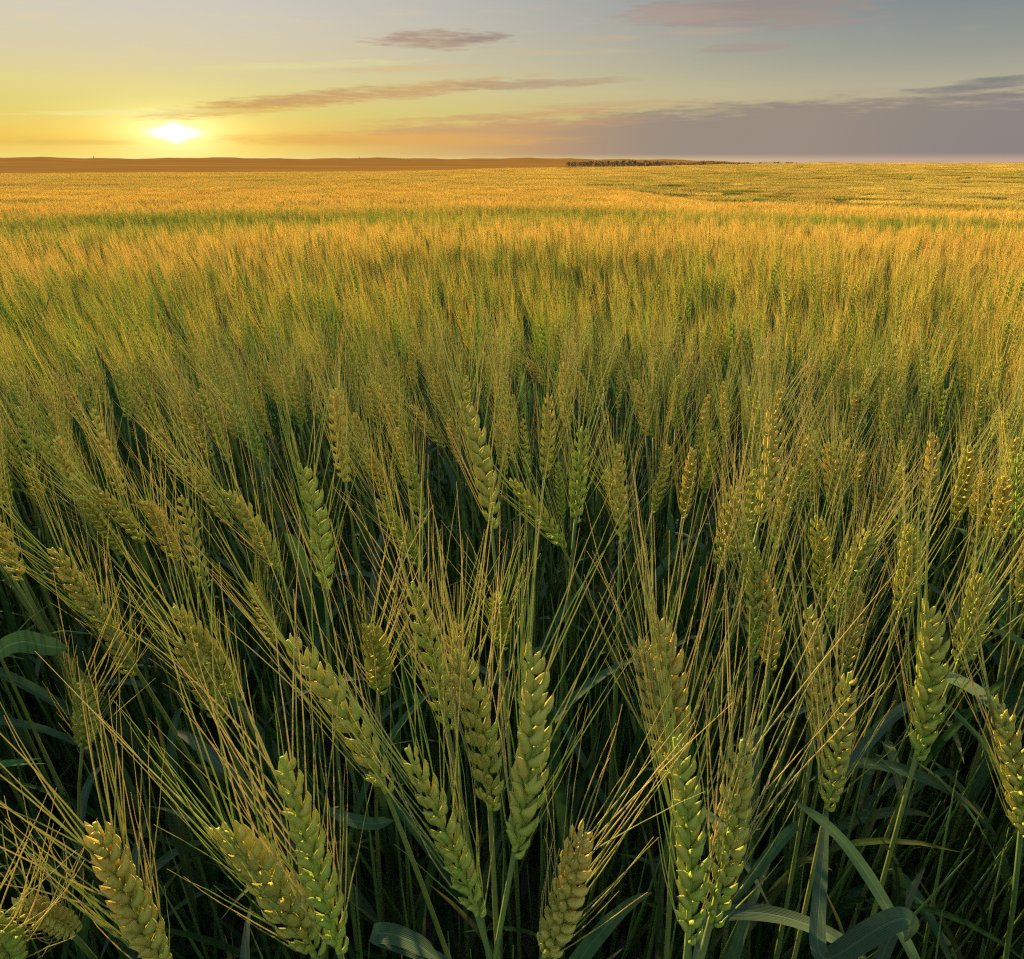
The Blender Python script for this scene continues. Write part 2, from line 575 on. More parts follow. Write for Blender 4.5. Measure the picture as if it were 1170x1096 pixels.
    C = [
        (300, 121, 130, 10, 9, (216, 164, 88), .85, .7),
        (430, 107, 190, 10, 9, (203, 162, 112), .85, .8),
        (620, 96, 130, 6, 5, (180, 154, 128), .75, .7),
        (505, 45, 80, 12, 1, (176, 150, 130), .9, .9),
        (548, 43, 38, 6, 2, (146, 132, 124), .6, .9),
        (860, 12, 165, 26, 3, (160, 146, 138), 1.0, .8),
        (770, 17, 85, 11, 1, (176, 156, 144), .7, .9),
        (800, 36, 70, 5, 4, (188, 166, 150), .6, .9),
        (640, 60, 110, 4, 3, (204, 186, 150), .5, .9),
        (480, 78, 120, 4, 5, (216, 186, 132), .55, .9),
        (1010, 118, 180, 6, 5, (150, 136, 128), .6, .9),
        (560, 146, 190, 7, 5, (202, 158, 112), .6, .8),
        (900, 4, 110, 9, 2, (150, 142, 140), .7, .9),
        (852, 55, 56, 8, 6, (168, 152, 142), .8, .9),
        (690, 44, 50, 4, 2, (196, 176, 150), .6, .5),
        (590, 132, 140, 5, 6, (206, 160, 110), .7, .6),
        (700, 120, 120, 5, 5, (198, 160, 120), .5, .6),
        (1110, 100, 100, 5, 8, (128, 124, 124), .8, .5),
        (1150, 90, 70, 4, 7, (122, 121, 122), .8, .5),
        (1090, 112, 140, 5, 4, (138, 130, 124), .8, .5),
        (330, 75, 150, 5, 4, (232, 222, 150), .5, .8),
        (170, 128, 150, 4, 2, (244, 240, 170), .5, .9),
        (450, 160, 230, 9, 0, (228, 172, 90), .65, .5),
        (60, 163, 110, 4, 0, (226, 184, 88), .5, .6),
    ]
    for c in C:
        sky = cloud(sky, *c)
    # the sun itself, a spread white spot in the haze
    core = h.m('ADD', gauss(1.7, .36), h.m('MULTIPLY', gauss(.55, .62), .9))
    core = h.m('MULTIPLY', core, h.m('ADD', .75, h.m('MULTIPLY', fine, .5)))
    sky = mixadd(sky, (1.0, 1.0, 1.05), h.smooth(core, .06, 1.0))
    # above the picture the physical sky takes over
    nis = h.n('ShaderNodeTexSky', sky_type='NISHITA')
    nis.sun_disc = False
    nis.sun_elevation = R(LAMP_EL)
    nis.sun_rotation = R(SUN_AZ)
    nis.altitude = 300
    nis.air_density = 1.0
    nis.dust_density = 2.0
    nis.ozone_density = 1.2
    bg1 = h.n('ShaderNodeBackground'); h.link(nis.outputs[0], bg1.inputs[0]); bg1.inputs[1].default_value = .15
    # even glow added above the view to brighten the field, over the physical sky
    sky_fill = h.n('ShaderNodeBackground'); sky_fill.inputs[0].default_value = (.50, .50, .44, 1); sky_fill.inputs[1].default_value = HIGH_FILL
    upper = h.n('ShaderNodeAddShader'); h.link(bg1.outputs[0], upper.inputs[0]); h.link(sky_fill.outputs[0], upper.inputs[1])
    bg2 = h.n('ShaderNodeBackground'); h.link(sky, bg2.inputs[0]); bg2.inputs[1].default_value = 2 ** (-EXPO)
    mx = h.n('ShaderNodeMixShader')
    h.link(h.smooth(el, 13.0, 30.0), mx.inputs[0])
    h.link(bg2.outputs[0], mx.inputs[1]); h.link(upper.outputs[0], mx.inputs[2])
    out = h.n('ShaderNodeOutputWorld')
    h.link(mx.outputs[0], out.inputs['Surface'])


build_world()
sl = bpy.data.lights.new('sun', 'SUN')
sl.energy = 5.0
sl.angle = R(.6)
sl.color = (1.0, .70, .31)
so = bpy.data.objects.new('sun', sl)
COL.objects.link(so)
_d = Vector((math.sin(R(SUN_AZ)) * math.cos(R(LAMP_EL)), math.cos(R(SUN_AZ)) * math.cos(R(LAMP_EL)), math.sin(R(LAMP_EL))))
so.rotation_euler = _d.to_track_quat('Z', 'Y').to_euler()

scene.view_settings.view_transform = 'Standard'
scene.view_settings.look = 'None'
scene.view_settings.exposure = EXPO
scene.view_settings.gamma = 1
scene.render.engine = 'CYCLES'
scene.cycles.max_bounces = 6
scene.cycles.diffuse_bounces = 3
scene.cycles.transmission_bounces = 3
scene.cycles.glossy_bounces = 2
scene.cycles.use_denoising = False
scene.cycles.use_adaptive_sampling = False
scene.cycles.filter_width = 1.25
scene.cycles.sample_clamp_direct = 6.0
scene.cycles.sample_clamp_indirect = 2.0
scene.cycles.denoiser = 'OPENIMAGEDENOISE'
scene.cycles.denoising_input_passes = 'RGB_ALBEDO_NORMAL'
scene.cycles.denoising_prefilter = 'ACCURATE'

# ------------------------------------------------------------------ ground and far land
def polar_sheet(name, radii, azs, mat, dz=0.0, kind='structure', label=None):
    Rr, A = np.meshgrid(radii, np.radians(azs), indexing='ij')
    X = Rr * np.sin(A); Y = Rr * np.cos(A)
    Z = terrain(X, Y) + dz
    v = np.stack([X, Y, Z], -1).reshape(-1, 3)
    na = len(azs)
    f = [(i * na + k, i * na + k + 1, (i + 1) * na + k + 1, (i + 1) * na + k)
         for i in range(len(radii) - 1) for k in range(na - 1)]
    me = bpy.data.meshes.new(name)
    me.from_pydata(v.tolist(), [], [tuple(reversed(q)) for q in f])
    me.polygons.foreach_set('use_smooth', [True] * len(f))
    me.materials.append(mat)
    o = bpy.data.objects.new(name, me)
    COL.objects.link(o)
    o['kind'] = kind
    if label:
        o['label'] = label
    return o


FIELD_END = 300.0
polar_sheet('ground', np.concatenate([[0.001], np.geomspace(.05, 430, 90)]), np.linspace(-180, 180, 241), M_SOIL)
polar_sheet('far_hills', np.geomspace(425, 6000, 90), np.linspace(-180, 180, 721), M_FAR, dz=.5)


def rel_canopy(x, y):
    return terrain(x, y) + CANOPY


# ------------------------------------------------------------------ prototype meshes (shared by the copies)
EARS = []
for k in range(12):
    e, b = build_ear(100 + k, 0)
    EARS.append((e.mesh('ear', M_EAR), b.mesh('beard', M_AWN)))

NHERO = len(EARS)
for k in range(10):                       # finer beards for the rows behind
    e, b = build_ear(140 + k, 0, .82)
    EARS.append((e.mesh('ear', M_EAR), b.mesh('beard', M_AWN)))


def set_tags(o, label, cat, group=None):
    o['label'] = label; o['category'] = cat
    if group:
        o['group'] = group


def link(name, data, parent=None):
    o = bpy.data.objects.new(name, data)
    COL.objects.link(o)
    if parent is not None:
        o.parent = parent
    return o


def axis_matrix(p, zdir, scale, roll):
    z = norm(zdir)
    toc = norm(CAM - p)
    y = norm(toc - z * (toc @ z))          # face towards the viewer's side of the field
    x = np.cross(y, z)
    c, s = math.cos(roll), math.sin(roll)
    x2 = x * c + y * s; y2 = np.cross(z, x2)
    M = Matrix.Identity(4)
    for i in range(3):
        M[i][0] = x2[i] * scale; M[i][1] = y2[i] * scale; M[i][2] = z[i] * scale; M[i][3] = p[i]
    return M


def stem_points(p0, d, ground_z, g, n=16):
    """from the ear base down: along the ear axis, then easing to near vertical"""
    p = np.array(p0, float); pts = [p.copy()]
    hgt = p0[2] - ground_z
    d = norm(d)
    lean = np.array([d[0], d[1]])
    step = hgt / (n - 1)
    for i in range(n - 1):
        u = (i + 1) / (n - 1)
        k = max(.0, 1 - u * 1.05)
        l = lean / max(d[2], .35) * (.85 * k ** 1.6 + .05)
        p = p + np.array([-l[0] * step, -l[1] * step, -step])
        pts.append(p.copy())
    return np.array(pts[::-1])


def make_plant(p0, p1, label, group, seed, variant=None, roll=None, leaves=2):
    g = np.random.default_rng(seed)
    d = p1 - p0; L = np.linalg.norm(d)
    gz = float(terrain(p0[0], p0[1]))
    sp = stem_points(p0, d, gz - .01, g)
    root = bpy.data.objects.new('wheat_plant', None)
    COL.objects.link(root)
    root.empty_display_size = .02
    root.location = sp[0]
    set_tags(root, label, 'wheat', group)
    base = np.array(root.location)
    mb = MB()
    n = len(sp)
    u = np.linspace(0, 1, n)
    tube(mb, sp - base, np.interp(u, [0, .55, .75, .8, 1], [.0024, .0022, .0020, .0015, .00125]) * g.uniform(.9, 1.1), 6, g.uniform(.0, .35) + .25 * u)
    link('stem', mb.mesh('stem', M_STEM), root)
    v = int(g.integers(0, NHERO) if variant is None else g.integers(NHERO, len(EARS)))
    em, bm = EARS[v]
    if roll is None:
        roll = g.choice([0, 0, 0, .4, -.4, .8, math.pi, math.pi + .4])
    ear = link('ear', em, root)
    ear.matrix_local = Matrix.Translation(-Vector(base)) @ axis_matrix(p0, d, L / EAR_L, roll)
    link('beard', bm, ear)
    for k in range(leaves):
        hfrac = (g.uniform(.58, .74), g.uniform(.38, .52), g.uniform(.25, .35))[k % 3]
        st = np.array([np.interp(hfrac, u, sp[:, i]) for i in range(3)]) - base
        lb = MB()
        add_leaf(lb, g, st, g.uniform(0, 2 * math.pi), g.uniform(.14, .22), g.uniform(.008, .012), g.uniform(.9, 1.35), g.uniform(.9, 2.3), 12, 5)
        link('leaf', lb.mesh('leaf', M_LEAF), root)
    return root, sp


def solve_ear(tip, base, zoff=0.0):
    r1, r0 = ray(*tip), ray(*base)
    best = None
    for dz in np.arange(-.14, .075, .005):
        t1 = .4
        for _ in range(8):
            p = CAM + r1 * t1
            h = float(rel_canopy(p[0], p[1])) + dz
            t1 = max(.05, (h - CAM[2]) / r1[2])
        p1 = CAM + r1 * t1
        for L in np.arange(.070, .1081, .004):
            # |CAM + t0 r0 - p1| = L
            w = CAM - p1
            b = w @ r0; c = w @ w - L * L
            disc = b * b - c
            if disc < 0:
                continue
            for t0 in (-b - math.sqrt(disc), -b + math.sqrt(disc)):
                p0 = CAM + t0 * r0
                d = (p1 - p0) / L
                tilt = math.degrees(math.acos(np.clip(d[2], -1, 1)))
                s = (tilt / 20) ** 2 + ((dz - zoff) / .045) ** 2 + ((L - .090) / .009) ** 2
                if best is None or s < best[0]:
                    best = (s, p0, p1, L, tilt, dz)
    return best


# tip x, tip y, base x, base y (pixels of the photograph), roll, label
HEROES = [
    (89, 934, 186, 1108, 0, 'largest wheat ear in the lower left corner, thick and gold-edged, leaning left'),
    (268, 905, 358, 1090, .9, 'gold-edged wheat ear low on the left whose long awns stretch left over a dark gap'),
    (320, 850, 388, 1088, 0, 'dense green wheat ear directly right of the gold-edged one low on the left'),
    (472, 840, 545, 1045, .4, 'pale green wheat ear with plump grains left of centre at the bottom, leaning left'),
    (640, 728, 588, 972, 0, 'tall two-rowed green wheat ear standing alone just right of centre, tip bent right'),
    (548, 722, 560, 925, 1.2, 'upright gold-tipped wheat ear between the two big plump ears at bottom centre'),
    (472, 652, 512, 835, .8, 'long yellow wheat ear left of centre with its tip catching the low sun'),
    (687, 946, 622, 1092, 1.1, 'smaller grey-green wheat ear at the bottom edge right of centre, leaning right'),
    (776, 690, 772, 880, .3, 'upright gold wheat ear right of centre above the pair at the bottom'),
    (738, 722, 768, 895, 1.3, 'wheat ear leaning against the left side of the upright gold ear right of centre'),
    (803, 838, 786, 1072, 0, 'left ear of the long pair at the bottom right of centre, in green shade'),
    (868, 838, 812, 1052, 1.2, 'right ear of the long pair at the bottom right of centre, curved and brown-edged'),
    (975, 760, 944, 924, .4, 'bright gold wheat ear with a clear stem above the arching blue-green leaves'),
    (1091, 681, 1047, 862, .2, 'plump golden wheat ear on a bare stem at right, leaning right'),
    (1143, 648, 1094, 760, 1.2, 'narrow gold wheat ear tucked behind the plump golden ear at right'),
    (1168, 796, 1166, 952, .5, 'wheat ear cut by the right edge of the photo, standing upright'),
    (866, 608, 860, 748, 0, 'wide dark green wheat ear in half shade right of centre'),
    (884, 636, 878, 762, .7, 'wheat ear half hidden behind the wide dark green one right of centre'),
    (943, 583, 940, 690, .9, 'gold-tipped upright wheat ear left of the V of two ears at right'),
    (993, 598, 948, 712, 1.0, 'slanting gold wheat ear forming the right arm of the V at right'),
    (950, 690, 931, 838, .5, 'yellow wheat ear at the foot of the V of two ears at right'),
    (1058, 591, 1028, 702, 1.1, 'slim wheat ear leaning right above the plump golden ear at right'),
    (1072, 486, 1060, 590, .6, 'orange-grained wheat ear high on the right, nearly upright'),
    (1128, 532, 1112, 592, .9, 'short pale green wheat ear near the right edge above the slim ones'),
    (905, 458, 868, 596, .7, 'long ear with toothed gold left edge, right of centre and leaning right'),
    (943, 500, 958, 590, 1.2, 'faint green wheat ear behind the gold-tipped upright one at right'),
    (770, 503, 746, 584, 0, 'crisp herringbone wheat ear right of centre, leaning right above a dark hollow'),
    (822, 488, 803, 562, .5, 'shaded green wheat ear right of the crisp herringbone ear'),
    (711, 500, 709, 618, .3, 'straight upright wheat ear left of the crisp herringbone ear'),
    (692, 528, 712, 600, 1.0, 'small wheat ear crossing behind the straight upright ear near centre'),
    (668, 480, 657, 598, .8, 'slim yellow wheat ear between the leaning pale ear and the straight upright ear'),
    (586, 540, 643, 626, .2, 'pale green wheat ear with big grains at centre, bowed strongly to the left'),
    (546, 446, 562, 602, .3, 'pale upright wheat ear above the centre of the photo with loose lower husks'),
    (634, 444, 622, 545, .6, 'yellow wheat ear just right of the pale upright ear above centre'),
    (424, 505, 446, 580, .8, 'wheat ear with yellow awns left of centre above the tallest gold beard'),
    (438, 565, 478, 648, .6, 'gold wheat ear directly above the long yellow ear left of centre'),
    (362, 518, 371, 672, 0, 'upright four-columned wheat ear left of centre, green with a gold top'),
    (213, 518, 262, 600, .9, 'gold wheat ear at left, first of two parallel ears leaning left'),
    (268, 546, 318, 652, .2, 'orange-grained wheat ear at left, second of two parallel ears leaning left'),
    (352, 704, 441, 905, .4, 'long arched wheat ear left of centre on a yellow stalk'),
    (206, 682, 272, 800, .3, 'upper ear of two overlapping dark gold ears at the left'),
    (206, 716, 252, 822, 1.0, 'lower ear of two overlapping dark gold ears at the left'),
    (48, 622, 126, 722, .2, 'gold wheat ear at far left lying low, dark below and bright above'),
    (118, 546, 162, 620, .8, 'pale grey-green wheat ear at left with fuzzy outline'),
    (32, 526, 46, 580, .7, 'small blue-green wheat ear close to the left edge'),
    (112, 768, 94, 852, .9, 'small upright green wheat ear in the dark at left below the low gold ear'),
    (30, 1020, 82, 1066, .8, 'dim wheat ear in shade above the lower left corner'),
    (0, 1030, 12, 1096, .4, 'cut green wheat ear at the very bottom of the left edge'),
    (120, 690, 150, 772, 1.2, 'shaded wheat ear just below the low gold ear at left'),
    (290, 660, 312, 735, 1.0, 'thin wheat ear under the two parallel leaning ears at left'),
    (440, 700, 432, 790, 1.2, 'thin gold wheat ear between the arched ear and the long yellow ear'),
    (515, 700, 520, 800, .8, 'wheat ear pressed against the right of the long yellow ear'),
    (570, 668, 572, 740, 1.1, 'slender wheat ear rising behind the upright gold-tipped one at centre'),
    (472, 458, 506, 512, .2, 'clear pale wheat ear above centre left, bowed left with bare tip'),
    (520, 418, 521, 470, .7, 'tiny upright wheat ear left of the pale upright ear above centre'),
    (602, 404, 628, 446, .6, 'tiny wheat ear leaning left at the top of the centre rows'),
    (730, 428, 738, 498, .3, 'pale green bowed wheat ear right of centre at the edge of the dense awns'),
    (666, 418, 672, 480, .8, 'golden slim wheat ear above centre right of the yellow one'),
    (694, 392, 690, 450, .9, 'tiny green wheat ear between two pale ears high right of centre'),
    (794, 398, 788, 452, .8, 'tiny gold-green wheat ear high right of centre, upright'),
    (848, 372, 838, 420, .9, 'tiny golden wheat ear among awn tips high on the right'),
    (976, 408, 954, 462, .8, 'bright small wheat ear high on the right leaning right'),
    (1110, 466, 1096, 512, .5, 'small pale wheat ear at upper right beside the orange-grained one'),
    (1112, 378, 1098, 420, .9, 'tiny gold wheat ear at upper right close to the edge'),
    (1086, 378, 1080, 425, .9, 'tiny upright wheat ear left of the one at the upper right edge'),
    (1018, 440, 1008, 500, .8, 'greenish wheat ear between the bright small ear and the orange-grained ear'),
    (214, 384, 243, 446, .3, 'pale wheat ear at upper left, bowed left over a dark hollow'),
    (140, 414, 146, 480, .5, 'orange wheat ear at upper left standing upright'),
    (100, 414, 126, 468, .7, 'yellow wheat ear at upper left beside the orange upright one'),
    (60, 444, 78, 500, .8, 'wheat ear near the left edge at mid height, leaning left'),
    (296, 410, 322, 465, .7, 'green wheat ear left of centre among long slanting awns'),
    (348, 420, 362, 478, .9, 'thin wheat ear left of centre beyond the upright four-columned one'),
    (420, 430, 432, 486, .9, 'thin yellow-green wheat ear left of centre at mid height'),
    (175, 560, 200, 640, 1.0, 'shaded wheat ear between the fuzzy pale ear and the leaning pair at left'),
    (985, 660, 965, 760, 1.3, 'shaded wheat ear behind the bright gold ear above the arching leaves'),
    (1010, 545, 996, 620, 1.2, 'dim narrow wheat ear between the V of ears and the orange-grained one'),
]

placed = []          # (p0, p1, xy, tip px, base px, dist)
roots = {}
for i, (tx, ty, bx, by, roll, lab) in enumerate(HEROES):
    s = solve_ear((tx, ty), (bx, by), -.055 if any(q in lab for q in ('shade', 'dim', 'dark at left', 'thin wheat')) and by > 600 and 'half shade' not in lab and 'pair' not in lab else 0.0)
    roll *= .55
    if s is None:
        print('NO SOLUTION', lab); continue
    sc, p0, p1, L, tilt, dz = s
    root, sp = make_plant(p0, p1, lab, 'wheat plants in front', 500 + i, roll=roll, leaves=2 if by > 600 else 1)
    roots[i] = (root, sp)
    placed.append((p0, p1))
    print('hero %2d score %.1f L %.3f tilt %.0f dz %.3f dist %.2f base %s' % (i, sc, L, tilt, dz, np.linalg.norm(p1 - CAM), np.round(sp[0], 2)))


# big blades the photo shows near the front: (hero index, [(px, py, distance)], width m)
BLADES = [
    (13, [(1058, 1125, .34), (1044, 1092, .345), (1018, 1044, .355), (992, 1000, .365), (965, 962, .372), (936, 934, .38), (904, 914, .385)], .0055, 'narrow blue-green leaf arching across the stems at lower right'),
    (11, [(806, 1048, .44), (840, 1040, .43), (890, 1044, .42), (935, 1060, .405), (972, 1082, .39), (995, 1100, .38)], .0075, 'broad blue-green leaf lying across the bottom'),
    (12, [(925, 1110, .36), (955, 1094, .345), (990, 1068, .335), (1018, 1052, .33), (1038, 1046, .33), (1042, 1058, .335), (1034, 1076, .345)], .0085, 'broad blue-green leaf folded at its tip'),
    (13, [(1072, 770, .52), (1092, 776, .50), (1118, 790, .48), (1142, 812, .46), (1160, 836, .45)], .008, None),
    (42, [(-10, 756, .45), (6, 738, .45), (26, 732, .45), (50, 738, .455), (78, 741, .46)], .012, 'blue-green leaf tip pointing right'),
    (36, [(352, 660, .62), (345, 638, .60), (334, 620, .59), (325, 609, .58)], .010, None),
    (39, [(372, 925, .50), (398, 936, .48), (424, 942, .47), (450, 938, .46)], .008, None),
    (3, [(420, 1066, .40), (448, 1066, .39), (478, 1078, .38), (505, 1100, .37)], .009, None),
    (12, [(990, 850, .47), (1012, 824, .48), (1036, 806, .49), (1056, 800, .50)], .007, None),
    (11, [(838, 1030, .50), (868, 990, .50), (894, 958, .51), (918, 935, .52)], .007, None),
]
for bi, (hi, pp, wd, lab) in enumerate(BLADES):
    root, sp = roots[hi]
    pts = np.array([CAM + ray(px, py) * t for px, py, t in pp])
    # run the blade back to its stem
    k = int(np.argmin(np.linalg.norm(sp - pts[0], axis=1)))
    pts = np.concatenate([[sp[k]], [sp[k] * .5 + pts[0] * .5 + np.array([0, 0, .01])], pts]) if np.linalg.norm(sp[k] - pts[0]) < .1 else pts
    uu = np.linspace(0, 1, len(pts)); us = np.linspace(0, 1, 36)
    sm = np.stack([np.interp(us, uu, pts[:, c]) for c in range(3)], 1)
    for _ in range(10):
        sm[1:-1] = .25 * sm[:-2] + .5 * sm[1:-1] + .25 * sm[2:]
    w = wd * np.interp(us, [0, .15, .5, .85, 1], [.25, .7, 1, .8, .05])
    hint = np.array([norm(CAM - p + np.array([.05, 0, .12])) for p in sm])
    mb = MB()
    ribbon(mb, sm - np.array(root.location), w, hint, .18, .02, 7)
    o = link('leaf', mb.mesh('leaf', M_LEAF), root)
    if lab:
        o['label'] = lab

# ------------------------------------------------------------------ the plants behind the front ears, one by one
N_IND = 300
DENS = 330.0


def poisson(n_try, xr, yr, dmin, keep, seed, existing=()):
    g = np.random.default_rng(seed)
    cell = {}
    out = []
    def key(p): return (int(math.floor(p[0] / dmin)), int(math.floor(p[1] / dmin)))
    for p in existing:
        cell.setdefault(key(p), []).append(p)
    for _ in range(n_try):
        p = (g.uniform(*xr), g.uniform(*yr))
        if not keep(p):
            continue
        k = key(p); ok = True
        for i in (-1, 0, 1):
            for j in (-1, 0, 1):
                for q in cell.get((k[0] + i, k[1] + j), ()):
                    if (q[0] - p[0]) ** 2 + (q[1] - p[1]) ** 2 < dmin * dmin:
                        ok = False; break
                if not ok: break
            if not ok: break
        if ok:
            cell.setdefault(k, []).append(p); out.append(p)
    return out


hero_xy = [(p1[0], p1[1]) for p0, p1 in placed]
hero_px = [(np.array(project(p0)).T, np.array(project(p1)).T, np.linalg.norm(p1 - CAM)) for p0, p1 in placed]


def seg_dist(a, b, c, d, n=9):
    A = a + (b - a) * np.linspace(0, 1, n)[:, None]
    C = c + (d - c) * np.linspace(0, 1, n)[:, None]
    return np.min(np.linalg.norm(A[:, None] - C[None], axis=2))


cand = poisson(9000, (-1.5, 1.5), (.12, 1.75), .036, lambda p: True, 3, hero_xy)
fills = []
g2 = np.random.default_rng(8)
near_rest = []
for (x, y) in cand:
    h = float(rel_canopy(x, y)) + g2.normal(-.015, .025)
    lean_az = g2.normal(math.radians(200), .9)            # a light wind has them lean mostly left
    tilt = abs(g2.normal(.16, .10))
    d = np.array([math.cos(lean_az) * math.sin(tilt), math.sin(lean_az) * math.sin(tilt), math.cos(tilt)])
    L = g2.uniform(.078, .098)
    p1 = np.array([x, y, h]); p0 = p1 - d * L
    dist = np.linalg.norm(p1 - CAM)
    a = np.array(project(p0)); b = np.array(project(p1))
    infr = (b[1] < PH + 60) and (-90 < b[0] < PW + 90) and y > .05
    tip = b + (b - a) * 1.15
    peeks = (-40 < tip[0] < PW + 40) and tip[1] < PH + 30 and b[1] > 590 and dist < 1.2
    if not infr and dist < .6 and -260 < b[0] < PW + 260 and b[1] < PH + 260:
        continue
    if peeks or infr and (dist < .34 or b[1] > 590):
        continue
    if infr:
        aw = b + (b - a) * .9
        bad = False
        for (ha, hb, hd) in hero_px:
            hw = 20 * .45 / hd
            if dist < hd + .03 and seg_dist(a, aw, ha, hb) < hw + 5 * .5 / dist:
                bad = True; break
            if dist >= hd + .03 and seg_dist(a, b, ha, hb) < hw * .5:
                bad = True; break
        if bad:
            continue
    near_rest.append((dist, infr, p0, p1))
near_rest.sort(key=lambda q: (not q[1], q[0]))
n_fill = N_IND - len(placed)


def zone_label(px, py, lean):
    col = 'left' if px < 400 else ('centre' if px < 780 else 'right')
    side = 'leaning left' if lean < -.05 else ('leaning right' if lean > .05 else 'upright')
    if py > 440:
        row = 'just behind the large front ears'
    elif py > 350:
        row = 'in crowded mid rows of fine awns'
    else:
        row = 'in outer rows of golden awns'
    return f'bearded wheat {side}, {row}, {col} of field', f'wheat {side} {row}, {col}'


ind_limit = 0
for i, (dist, infr, p0, p1) in enumerate(near_rest[:n_fill]):
    px, py = project(p1)
    lx = (project(p1)[0] - project(p0)[0]) / max(1, abs(project(p1)[1] - project(p0)[1]))
    lab, grp = zone_label(px, py, lx * .3)
    make_plant(p0, p1, lab, grp, 2000 + i, variant='behind', leaves=1)
    ind_limit = max(ind_limit, dist)
print('individuals', len(placed) + n_fill, 'out to', round(ind_limit, 2))
rest = near_rest[n_fill:]

# ------------------------------------------------------------------ the mass of the field: one object, instanced
hidden = bpy.data.collections.new('field_sources')       # never linked to the scene
NAMES = []


def proto(objname, parts):
    """parts: list of (MB, material) joined into one mesh with material slots"""
    me = bpy.data.meshes.new(objname)
    vs = []; fs = []; ts = []; mi = []; n = 0; mats = []
    for mb, mat in parts:
        if mat not in mats:
            mats.append(mat)
        for v, f, t in zip(mb.v, mb.f, mb.t):
            vs.append(v); ts.append(t)
        for f in mb.f:
            for q in f:
                fs.append(tuple(i + n for i in q)); mi.append(mats.index(mat))
        n += mb.n
    me.from_pydata(np.concatenate(vs).tolist(), [], fs)
    a = me.attributes.new('tint', 'FLOAT', 'POINT')
    a.data.foreach_set('value', np.concatenate(ts))
    ac = np.concatenate([q for mb, _ in parts for q in mb.s]) if all(len(mb.s) for mb, _ in parts) else None
    if ac is not None and len(ac) == n:
        a = me.attributes.new('across', 'FLOAT', 'POINT'); a.data.foreach_set('value', ac)
    me.polygons.foreach_set('material_index', mi)
    me.polygons.foreach_set('use_smooth', [True] * len(fs))
    for m in mats:
        me.materials.append(m)
    me.update()
    o = bpy.data.objects.new('s%03d_' % len(NAMES) + objname, me)
    hidden.objects.link(o)
    NAMES.append(objname)
    return len(NAMES) - 1


def xform(mb, M):
    A = np.array(M)
    o = MB(); o.n = mb.n
    o.v = [v @ A[:3, :3].T.astype(np.float32) + A[:3, 3].astype(np.float32) for v in mb.v]
    o.f = mb.f; o.t = mb.t; o.s = mb.s
    return o


def merge(dst, src):
    for v, f, t in zip(src.v, src.f, src.t):
        dst.f.append([tuple(i + dst.n - 0 for i in q) for q in f])
        dst.v.append(v); dst.t.append(t)
    dst.n += src.n


def merge_at(dst, src):
    off = dst.n
    for v, t in zip(src.v, src.t):
        dst.v.append(v); dst.t.append(t)
    for f in src.f:
        dst.f.append([tuple(i + off for i in q) for q in f])
    dst.n += src.n


def plant_proto(seed, lod):
    """whole plant, origin on the soil, ear tip at about CANOPY"""
    g = np.random.default_rng(seed)
    az = g.normal(math.radians(195), .5)
    tilt = abs(g.normal(.16, .08))
    d = np.array([math.cos(az) * math.sin(tilt), math.sin(az) * math.sin(tilt), math.cos(tilt)])
    L = g.uniform(.080, .096)
    p1 = np.array([0, 0, CANOPY]); p0 = p1 - d * L
    sp = stem_points(p0, d, -.01, g, 8 if lod == 1 else 4)
    sp = sp - np.array([sp[0][0], sp[0][1], 0]); p0 = sp[-1]
    st = MB(); tube(st, sp, np.linspace(.0022, .0013, len(sp)), 4 if lod == 1 else 3, np.linspace(.0, .4, len(sp)), cap=False)
    e, b = build_ear(seed + 7, lod)
    z = d; x = norm(np.cross((0, 1, .2), z)); y = np.cross(z, x)
    M = np.eye(4); s = L / EAR_L
    M[:3, 0] = x * s; M[:3, 1] = y * s; M[:3, 2] = z * s; M[:3, 3] = p0
    lf = MB()
    for k in range(2):
        hz = g.uniform(.42, .70)
        stp = np.array([np.interp(hz, sp[:, 2], sp[:, i]) for i in range(3)])
        add_leaf(lf, g, stp, g.uniform(0, 6.28), g.uniform(.13, .2), g.uniform(.007, .011), g.uniform(1.0, 1.4), g.uniform(.6, 2.0), 7 if lod == 1 else 5, 3)
    return [(st, M_STEMF), (xform(e, M), M_EARF), (xform(b, M), M_AWNF), (lf, M_LEAFF)]


LOD1 = [proto('wheat', plant_proto(7000 + k, 1)) for k in range(12)]
LOD2 = [proto('wheat', plant_proto(7100 + k, 2)) for k in range(10)]


def patch_proto(seed, size, n, rmul, nawn):
    """a square of the field seen from afar: many simplified stalks with beards"""
    g = np.random.default_rng(seed)
    st = MB(); ea = MB(); aw = MB()
    for _ in range(n):
        x, y = g.uniform(-size / 2, size / 2, 2)
        az = g.normal(math.radians(200), .8); tilt = abs(g.normal(.20, .12))
        d = np.array([math.cos(az) * math.sin(tilt), math.sin(az) * math.sin(tilt), math.cos(tilt)])
        h = CANOPY + g.normal(-.02, .04)
        p1 = np.array([x, y, h]); p0 = p1 - d * .09
        tn = g.uniform(-.1, .35)
        tube(st, [p0 - d * .5 * np.array([.5, .5, 1]), p0], [.003 * rmul, .002 * rmul], 3, [tn, tn + .2], cap=False)
        tube(ea, [p0, p0 + d * .03, p0 + d * .07, p1], np.array([.003, .0055, .005, .0015]) * (1 + (rmul - 1) * .5), 4, [tn + .1, tn + .2, tn + .35, tn + .5], cap=False)
        for k in range(nawn):
            a = norm(d + g.normal(0, .11, 3))
            q = p0 + d * g.uniform(.03, .085)
            tube(aw, [q, q + a * .05, q + a * g.uniform(.08, .105) + d * .002], np.array([.0007, .0006, .0002]) * rmul, 3, g.uniform(.35, .95), cap=False)
    return [(st, M_STEMF), (ea, M_EARF), (aw, M_AWNF)]


